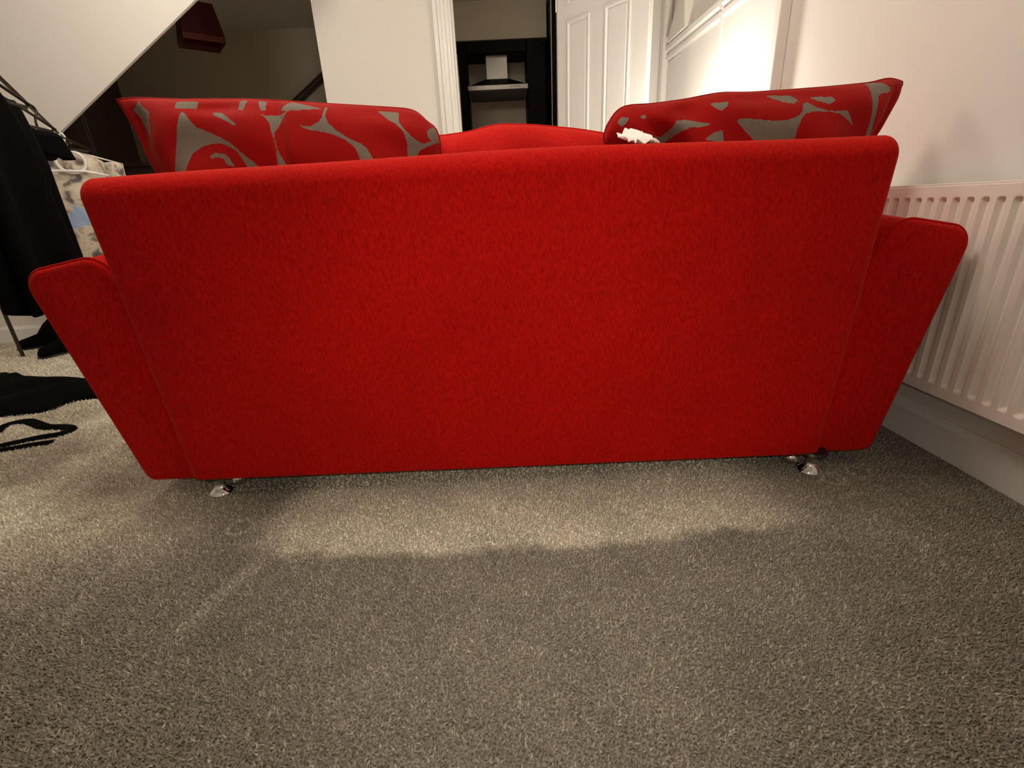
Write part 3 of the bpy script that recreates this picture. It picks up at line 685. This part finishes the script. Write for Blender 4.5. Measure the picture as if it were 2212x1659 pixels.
def floral(name):
    m, nt, b = new_mat(name); L = nt.links.new
    tc = N(nt, 'ShaderNodeTexCoord')
    n1 = N(nt, 'ShaderNodeTexNoise', Scale=16.0, Detail=3.0, Distortion=0.6); L(tc.outputs['Object'], n1.inputs['Vector'])
    rp = N(nt, 'ShaderNodeValToRGB'); els = rp.color_ramp.elements
    els[0].position = 0.30; els[0].color = (0.10, 0.085, 0.11, 1); els[1].position = 0.62; els[1].color = (0.66, 0.58, 0.47, 1)
    for p, c in ((0.40, (0.20, 0.165, 0.125)), (0.47, (0.52, 0.44, 0.37)), (0.54, (0.60, 0.53, 0.42)), (0.70, (0.42, 0.35, 0.28))):
        e = els.new(p); e.color = (*c, 1)
    L(n1.outputs['Fac'], rp.inputs['Fac'])
    sp = N(nt, 'ShaderNodeSeparateXYZ'); L(tc.outputs['Object'], sp.inputs[0])
    n2 = N(nt, 'ShaderNodeTexNoise', Scale=14.0, Detail=2.0); L(tc.outputs['Object'], n2.inputs['Vector'])
    ad = N(nt, 'ShaderNodeMath', operation='MULTIPLY_ADD'); L(n2.outputs['Fac'], ad.inputs[0]); ad.inputs[1].default_value = 0.10; L(sp.outputs[2], ad.inputs[2])
    df = N(nt, 'ShaderNodeMath', operation='ADD'); L(ad.outputs[0], df.inputs[0]); df.inputs[1].default_value = 0.345
    ab = N(nt, 'ShaderNodeMath', operation='ABSOLUTE'); L(df.outputs[0], ab.inputs[0])
    st = N(nt, 'ShaderNodeMath', operation='LESS_THAN'); L(ab.outputs[0], st.inputs[0]); st.inputs[1].default_value = 0.038
    bl = N(nt, 'ShaderNodeMix', data_type='RGBA'); bl.inputs[6].default_value = (0.12, 0.20, 0.40, 1); bl.inputs[7].default_value = (0.50, 0.62, 0.80, 1); L(n1.outputs['Fac'], bl.inputs[0])
    mx = N(nt, 'ShaderNodeMix', data_type='RGBA'); L(st.outputs[0], mx.inputs[0]); L(rp.outputs[0], mx.inputs[6]); L(bl.outputs[2], mx.inputs[7])
    L(mx.outputs[2], b.inputs['Base Color']); b.inputs['Roughness'].default_value = 0.85
    return m
M['floral'] = floral('cream_floral_fabric')

def tt(s): return (s + 0.268) / 1.268
garment('hanging_coat', tt(-0.20), 'black_cloth', 0.100, 0.11, 0.54, 0.040, 0.3, 'short black coat hanging nearest on the clothes rail', 'coat', 'black clothes on the rail', tilt=math.radians(66), sleeves=False)
garment('hanging_jacket', tt(0.04), 'black_cloth', 0.075, 0.060, 0.66, 0.034, 1.7, 'black jacket hanging between the coat and the floral blouse', 'jacket', 'black clothes on the rail', tilt=math.radians(66), sleeves=False)
garment('hanging_garment', tt(0.38), 'black_cloth', 0.075, 0.08, 0.09, 0.030, 0.9, 'small black garment hanging just before the floral blouse', 'garment', 'black clothes on the rail', tilt=math.radians(50), sleeves=False)
bl = garment('hanging_blouse', tt(0.80), 'floral', 0.19, 0.17, 0.75, 0.045, 2.6, 'cream floral blouse with a blue band on a white hanger', 'blouse', sleeves=True, hanger='white_plastic', x_off=0.0)
MB().tube([(0.012 + 0.056 * math.cos(2 * PI * k / 28), -0.055, -0.135 + 0.050 * math.sin(2 * PI * k / 28)) for k in range(28)], 0.0075, 8, closed=True).build('hanger_loop', M['white_plastic'], bl, True)
MB().tube([(-0.045, -0.03, 0.004), (-0.025, -0.045, 0.008), (0.002, -0.055, -0.015), (0.012, -0.055, -0.045), (0.004, -0.055, -0.066), (-0.004, -0.055, -0.088)], 0.0070, 8).build('hanger_neck', M['white_plastic'], bl, True)
MB().tube([(-0.16, -0.05, -0.19), (-0.05, -0.062, -0.175), (0.055, -0.062, -0.178), (0.15, -0.05, -0.20)], 0.006, 8).build('hanger_bar', M['white_plastic'], bl, True)

# ------------------------------------------------------------------ floor clutter by the rail
def mound(name, pts, h, mat, label, cat, seed=0):
    """soft heap over an outline: rings from the rim up to a lumpy top"""
    poly = round_poly(pts, 0.05, 4); cx = sum(p[0] for p in poly) / len(poly); cy = sum(p[1] for p in poly) / len(poly)
    dn = []
    for i in range(len(poly)):
        a, c = poly[i], poly[(i + 1) % len(poly)]; k = max(1, int(math.dist(a, c) / 0.02))
        dn += [(a[0] + (c[0] - a[0]) * j / k, a[1] + (c[1] - a[1]) * j / k) for j in range(k)]
    n = len(dn); R = 16; V = []; F = []
    for r in range(R):
        q = r / (R - 1); sc = 1 - q * 0.97; hz = h * math.sin(q * PI / 2) ** 0.7
        for i, (x, y) in enumerate(dn):
            X = cx + (x - cx) * sc; Yy = cy + (y - cy) * sc
            lump = 1 + 0.28 * math.sin(11 * X + seed) * math.sin(9 * Yy + seed * 2) + 0.14 * math.sin(29 * X - 17 * Yy + seed)
            V.append((X - cx, Yy - cy, 0.001 + hz * lump))
    for r in range(R - 1):
        for i in range(n): F.append((r * n + i, r * n + (i + 1) % n, (r + 1) * n + (i + 1) % n, (r + 1) * n + i))
    F.append(tuple(range(n))); F.append(tuple((R - 1) * n + i for i in range(n)))
    o = MB().add(V, F).build(name, M[mat], None, True); o.location = (cx, cy, 0)
    return tag(o, label, cat)
mound('clothes_heap', [(-2.15, 1.66), (-1.93, 1.69), (-1.79, 1.715), (-1.77, 1.83), (-1.62, 1.85), (-1.66, 2.02), (-1.88, 2.10), (-2.13, 2.16), (-2.30, 2.16), (-2.55, 2.30), (-2.7, 2.1)], 0.055, 'black_cloth', 'heap of black clothing on the carpet beside the sofa arm', 'clothes', 1.3)

st = tag(empty('bag_strap', (-1.7, 1.5, 0)), 'looped black bag strap lying on the carpet', 'strap')
def strap(pts, w, nm):
    P = [Vector((x + 1.7, y - 1.5, z)) for x, y, z in pts]; sm = []
    for i in range(len(P) - 1):
        p0, p1, p2, p3 = P[max(0, i - 1)], P[i], P[i + 1], P[min(len(P) - 1, i + 2)]
        for k in range(6):
            u = k / 6; sm.append(0.5 * ((2 * p1) + (p2 - p0) * u + (2 * p0 - 5 * p1 + 4 * p2 - p3) * u * u + (3 * p1 - p0 - 3 * p2 + p3) * u ** 3))
    sm.append(P[-1])
    return MB().tube(sm, w, 10, flat=0.3).build(nm, M['black_cloth'], st, True)
strap([(-1.75, 1.42, 0.004), (-1.80, 1.52, 0.004), (-1.835, 1.60, 0.004), (-1.793, 1.634, 0.005), (-1.72, 1.60, 0.006), (-1.656, 1.567, 0.006), (-1.58, 1.555, 0.006), (-1.535, 1.528, 0.006), (-1.55, 1.495, 0.006), (-1.60, 1.480, 0.005), (-1.67, 1.44, 0.004), (-1.75, 1.39, 0.004)], 0.019, 'webbing')
strap([(-1.75, 1.36, 0.004), (-1.64, 1.40, 0.004), (-1.575, 1.424, 0.005), (-1.52, 1.440, 0.004)], 0.016, 'webbing')

def boot(loc, rz, label, s=1.0, flop=0.0):
    r = tag(empty('ankle_boot', loc, rz), label, 'boot', 'black boots by the stair wall')
    V = []; F = []; n = 20
    secs = [(-0.115, 0.028, 0.03), (-0.10, 0.040, 0.055), (-0.05, 0.046, 0.07), (0.01, 0.043, 0.09), (0.055, 0.040, 0.15), (0.10, 0.038, 0.19), (0.135, 0.03, 0.20)]
    for x, wd, hh in secs:
        for k in range(n):
            a = 2 * PI * k / n; z = hh * 0.5 + hh * 0.5 * math.sin(a)
            V.append((x * s, wd * math.cos(a) * s, (0.012 + z) * s))
    for i in range(len(secs) - 1):
        for k in range(n): F.append((i * n + k, i * n + (k + 1) % n, (i + 1) * n + (k + 1) % n, (i + 1) * n + k))
    F.append(tuple(range(n))); F.append(tuple((len(secs) - 1) * n + k for k in range(n)))
    MB().add(V, F).build('upper', M['black_cloth'], r, True)
    sl = round_poly([(-0.125 * s, -0.04 * s), (0.14 * s, -0.035 * s), (0.14 * s, 0.035 * s), (-0.125 * s, 0.04 * s)], 0.03 * s, 6); k = len(sl)
    MB().add([(x, y, z) for z in (0, 0.016 * s) for x, y in sl], [tuple(range(k)), tuple(range(k, 2 * k))] + [(i, (i + 1) % k, k + (i + 1) % k, k + i) for i in range(k)]).build('sole', M['black_plastic'], r)
boot((-2.78, 2.80, 0), 0.4, 'black ankle boot under the clothes rail, beside the thin post', 0.85)
boot((-2.50, 2.62, 0), 1.2, 'black ankle boot under the clothes rail, nearer the sofa arm', 0.85)

# ------------------------------------------------------------------ dim hall
ls = tag(empty('pendant_lampshade', (-2.03, 4.05, 0), math.radians(38)), 'dark red square lampshade hanging in the dim hall', 'lampshade')
def frust(mb, r0, r1, z0, z1):
    V = [(sx * r, sy * r, z) for r, z in ((r0, z0), (r1, z1)) for sx, sy in ((-1, -1), (1, -1), (1, 1), (-1, 1))]
    return mb.add(V, [(0, 1, 5, 4), (1, 2, 6, 5), (2, 3, 7, 6), (3, 0, 4, 7)])
o = frust(MB(), 0.130, 0.100, 1.87, 2.07).build('shade', M['shade_red'], ls)
o.modifiers.new('thickness', 'SOLIDIFY').thickness = 0.004
o = frust(MB(), 0.128, 0.131, 1.835, 1.87).build('hem_band', plain('dusky_red_trim', (0.13, 0.035, 0.022), 0.9, noise=0.1), ls)
o.modifiers.new('thickness', 'SOLIDIFY').thickness = 0.004
MB().tube([(0, 0, 2.05), (0, 0, ZC)], 0.004, 8).build('cord', M['black_plastic'], ls, True)
MB().lathe([(0.02, 0), (0.02, 0.06), (0.006, 0.07)], 12, (0, 0, 1.98)).build('lamp_holder', M['black_plastic'], ls, True, 40)
MB().box(-0.1, 0.1, -0.003, 0.003, 2.04, 2.046).box(-0.003, 0.003, -0.1, 0.1, 2.04, 2.046).build('spider', M['black_plastic'], ls)

hr = tag(empty('handrail', (-1.9, YH - 0.05, 0)), 'dark sloping handrail on the hall back wall', 'handrail')
MB().tube([(-0.35, 0, 1.53), (0.85, 0, 2.335)], 0.042, 14, flat=0.8).build('rail', M['darkwood'], hr, True, 40)
for t in (0.1, 0.6): MB().tube([(-0.35 + 1.2 * t, 0, 1.53 + 0.805 * t), (-0.35 + 1.2 * t, 0.05, 1.49 + 0.805 * t)], 0.01, 8).build('bracket', M['darkwood'], hr, True)

wd = tag(empty('wardrobe', (-3.62, 4.75, 0)), 'black wardrobe standing in the dim hall', 'wardrobe')
MB().bbox(-0.27, 0.27, -0.25, 0.28, 0.03, 2.02, 0.006).build('carcass', M['darkwood'], wd)
for s in (-1, 1):
    d_ = MB().bbox(s * 0.004, s * 0.266, -0.272, -0.252, 0.06, 1.99, 0.004).build('door', M['darkwood'], wd)
    MB().tube([(s * 0.03, -0.285, 0.95), (s * 0.03, -0.285, 1.10)], 0.006, 8).build('handle', M['steel'], d_, True)
sb = tag(empty('sideboard', (-2.95, 4.35, 0)), 'low black sideboard in the dim hall behind the blouse', 'sideboard')
MB().bbox(-0.28, 0.30, -0.2, 0.2, 0.06, 1.09, 0.005).build('carcass', M['darkwood'], sb)
MB().bbox(-0.30, 0.32, -0.22, 0.22, 1.09, 1.12, 0.006).build('top', M['darkwood'], sb)
for s in (-1, 1):
    d_ = MB().bbox(0.01 + s * 0.005, 0.01 + s * 0.28, -0.216, -0.2, 0.08, 1.07, 0.003).build('door', M['darkwood'], sb)
    MB().lathe([(0.012, 0), (0.012, 0.015)], 12, (0.01 + s * 0.04, -0.225, 0.6)).build('knob', M['steel'], d_, True, 40)
for x in (-0.25, 0.27):
    for y in (-0.17, 0.17): MB().box(x - 0.02, x + 0.02, y - 0.02, y + 0.02, 0, 0.06).build('foot', M['darkwood'], sb)

# ------------------------------------------------------------------ kitchen seen through the doorway
KY = YH - 0.1
def wall_unit(x0, x1, z0, z1, label, handle=None, y0=None, nm='kitchen_cabinet'):
    y0 = y0 or KY - 0.34
    r = tag(empty(nm, ((x0 + x1) / 2, KY, 0)), label, 'cabinet', 'black kitchen units')
    cx = (x0 + x1) / 2
    MB().bbox(x0 - cx, x1 - cx, y0 + 0.02 - KY, 0, z0, z1, 0.002).build('carcass', M['black_unit'], r)
    d_ = MB().bbox(x0 + 0.002 - cx, x1 - 0.002 - cx, y0 - KY, y0 + 0.018 - KY, z0 + 0.002, z1 - 0.002, 0.003).build('door', M['black_unit'], r)
    if handle is not None:
        hx = handle - cx
        MB().tube([(hx, y0 - 0.022 - KY, z0 + 0.05), (hx, y0 - 0.022 - KY, z1 - 0.10)], 0.006, 8).build('handle', M['steel'], d_, True)
    return r
wall_unit(-0.62, -0.195, 1.36, 2.07, 'black wall cabinet left of the cooker hood', -0.275)
wall_unit(0.355, 0.53, 1.36, 2.07, 'black wall cabinet right of the cooker hood')
wall_unit(-0.193, 0.353, 1.975, 2.07, 'black bridging cabinet above the cooker hood')
fr = tag(empty('tall_cabinet', (0.84, KY, 0)), 'tall black unit with a pale edge beside the open door', 'cabinet', 'black kitchen units')
MB().bbox(-0.285, 0.31, -0.62, 0, 0.0, 2.34, 0.003).build('carcass', M['black_unit'], fr)
MB().bbox(-0.293, -0.285, -0.632, -0.615, 0.0, 2.34, 0.001).build('edge_trim', plain('pale_edging', (0.62, 0.57, 0.46), 0.5), fr)
d_ = MB().bbox(-0.282, 0.31, -0.645, -0.622, 0.1, 2.06, 0.003).build('door', M['black_unit'], fr)
MB().lathe([(0.013, 0), (0.013, 0.02)], 14, (-0.20, -0.66, 1.70)).build('knob', M['steel'], d_, True, 40)

struct('wall_bulkhead', MB().box(-0.949, 0.54, KY - 0.36, KY, 2.072, ZC), 'hallwall', 'dim taupe bulkhead above the kitchen wall cabinets')
hood = tag(empty('cooker_hood', (0.078, KY, 0)), 'steel cooker hood with a chimney between black cabinets', 'cooker hood')
MB().bbox(-0.100, 0.100, -0.27, 0, 1.78, 1.975, 0.003).build('chimney', M['steel'], hood)
V = [(-0.265, -0.49, 1.69), (0.265, -0.49, 1.69), (0.265, 0, 1.69), (-0.265, 0, 1.69), (-0.105, -0.275, 1.785), (0.105, -0.275, 1.785), (0.105, 0, 1.785), (-0.105, 0, 1.785)]
MB().add(V, [(0, 3, 2, 1), (4, 5, 6, 7), (0, 1, 5, 4), (1, 2, 6, 5), (2, 3, 7, 6), (3, 0, 4, 7)]).build('canopy', M['black_unit'], hood)
MB().bbox(-0.272, 0.272, -0.50, 0, 1.652, 1.692, 0.003).build('front_rim', M['steel'], hood)
MB().box(-0.255, 0.255, -0.48, -0.02, 1.646, 1.652).build('filter', M['black_plastic'], hood)
for k in range(4): MB().lathe([(0.006, 0), (0.006, 0.004)], 10, (0, 0, 0)).build('button', M['black_plastic'], hood).location = (0.12 + 0.025 * k, -0.5, 1.672)
bc = tag(empty('base_units', (0.1, KY, 0)), 'black base units with a worktop in the dim kitchen', 'cabinet', 'black kitchen units')
MB().bbox(-1.0, 0.44, -0.58, -0.004, 0.1, 0.87, 0.003).build('carcass', M['black_unit'], bc)
MB().bbox(-1.0, 0.44, -0.61, -0.004, 0.87, 0.91, 0.004).build('worktop', M['darkwood'], bc)
MB().box(-1.0, 0.44, -0.52, -0.004, 0.0, 0.1).build('plinth', M['black_unit'], bc)

# ------------------------------------------------------------------ lamp in the far corner
lp = tag(empty('uplighter_lamp', (0.92, 2.50, 0)), 'slim uplighter lamp standing in the corner by the bright panelling', 'lamp')
MB().lathe([(0.10, 0), (0.10, 0.012), (0.02, 0.022), (0.009, 0.03), (0.009, 0.80), (0.02, 0.81)], 28).build('stand', M['steel'], lp, True, 40)
MB().lathe([(0.018, 0.80), (0.05, 0.815), (0.062, 0.83), (0.058, 0.83), (0.046, 0.82), (0.016, 0.808)], 28).build('bowl', M['steel'], lp, True, 40)
MB().lathe([(0.010, 0.82), (0.022, 0.835), (0.024, 0.85), (0.016, 0.865), (0.003, 0.87)], 20).build('bulb', M['bulb'], lp, True)

# ------------------------------------------------------------------ carpet pile
def pile():
    pts = []
    def patch(x0, x1, y0, y1, sp):
        nx = int((x1 - x0) / sp); ny = int((y1 - y0) / sp)
        gx, gy = np.meshgrid(np.arange(nx), np.arange(ny)); g = np.stack([gx.ravel(), gy.ravel()], -1).astype(float)
        g = (g + rng.uniform(-0.1, 1.1, g.shape)) * sp; g[:, 0] += x0; g[:, 1] += y0
        return g
    A = patch(-1.32, 1.12, 0.30, 1.06, 0.0046)
    B = patch(-1.95, -0.82, 1.06, 1.72, 0.0062)
    Cc = patch(0.80, 1.12, 1.06, 1.45, 0.0062)
    P = np.concatenate([A, B, Cc])
    P = P[np.abs(P[:, 0]) < 0.62 + 1.15 * (P[:, 1] - 0.27)]; nf = len(P)
    D = patch(-3.0, 1.12, -0.6, 2.985, 0.0082); x, y = D[:, 0], D[:, 1]
    fine = (((x > -1.32) & (x < 1.12) & (y > 0.30) & (y < 1.06)) | ((x > -1.95) & (x < -0.82) & (y > 1.06) & (y < 1.72)) | ((x > 0.80) & (y > 1.06) & (y < 1.45))) & (np.abs(x) < 0.62 + 1.15 * (y - 0.27))
    P = np.concatenate([P, D[~fine]]); n = len(P); big = np.where(np.arange(n) < nf, 1.0, 1.6)
    h = rng.uniform(0.0045, 0.0085, n); r = rng.uniform(0.0016, 0.0028, n) * big; a0 = rng.uniform(0, 2 * PI, n)
    lean = rng.normal(0, 0.0022, (n, 2)) + np.array([0.0004, -0.0012])
    verts = np.zeros((n, 4, 3), np.float32)
    for k in range(3):
        verts[:, k, 0] = P[:, 0] + r * np.cos(a0 + k * 2.0944); verts[:, k, 1] = P[:, 1] + r * np.sin(a0 + k * 2.0944)
    verts[:, 3, 0] = P[:, 0] + lean[:, 0]; verts[:, 3, 1] = P[:, 1] + lean[:, 1]; verts[:, 3, 2] = h
    b = np.arange(n)[:, None] * 4
    tri = np.concatenate([b + np.array([[0, 1, 3]]), b + np.array([[1, 2, 3]]), b + np.array([[2, 0, 3]])], 0).astype(np.int32)
    me = bpy.data.meshes.new('carpet_pile')
    me.vertices.add(4 * n); me.vertices.foreach_set('co', verts.ravel())
    me.loops.add(3 * len(tri)); me.loops.foreach_set('vertex_index', tri.ravel())
    me.polygons.add(len(tri)); me.polygons.foreach_set('loop_start', np.arange(len(tri), dtype=np.int32) * 3)
    me.update(calc_edges=True)
    at = me.attributes.new('tuft', 'FLOAT', 'POINT')
    sh = np.clip(rng.normal(0.48, 0.22, n), 0, 1); at.data.foreach_set('value', np.repeat(sh, 4).astype(np.float32))
    me.polygons.foreach_set('use_smooth', np.ones(len(tri), bool))
    me.materials.append(M['pile'])
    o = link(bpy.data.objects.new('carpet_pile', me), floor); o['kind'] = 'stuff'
pile()
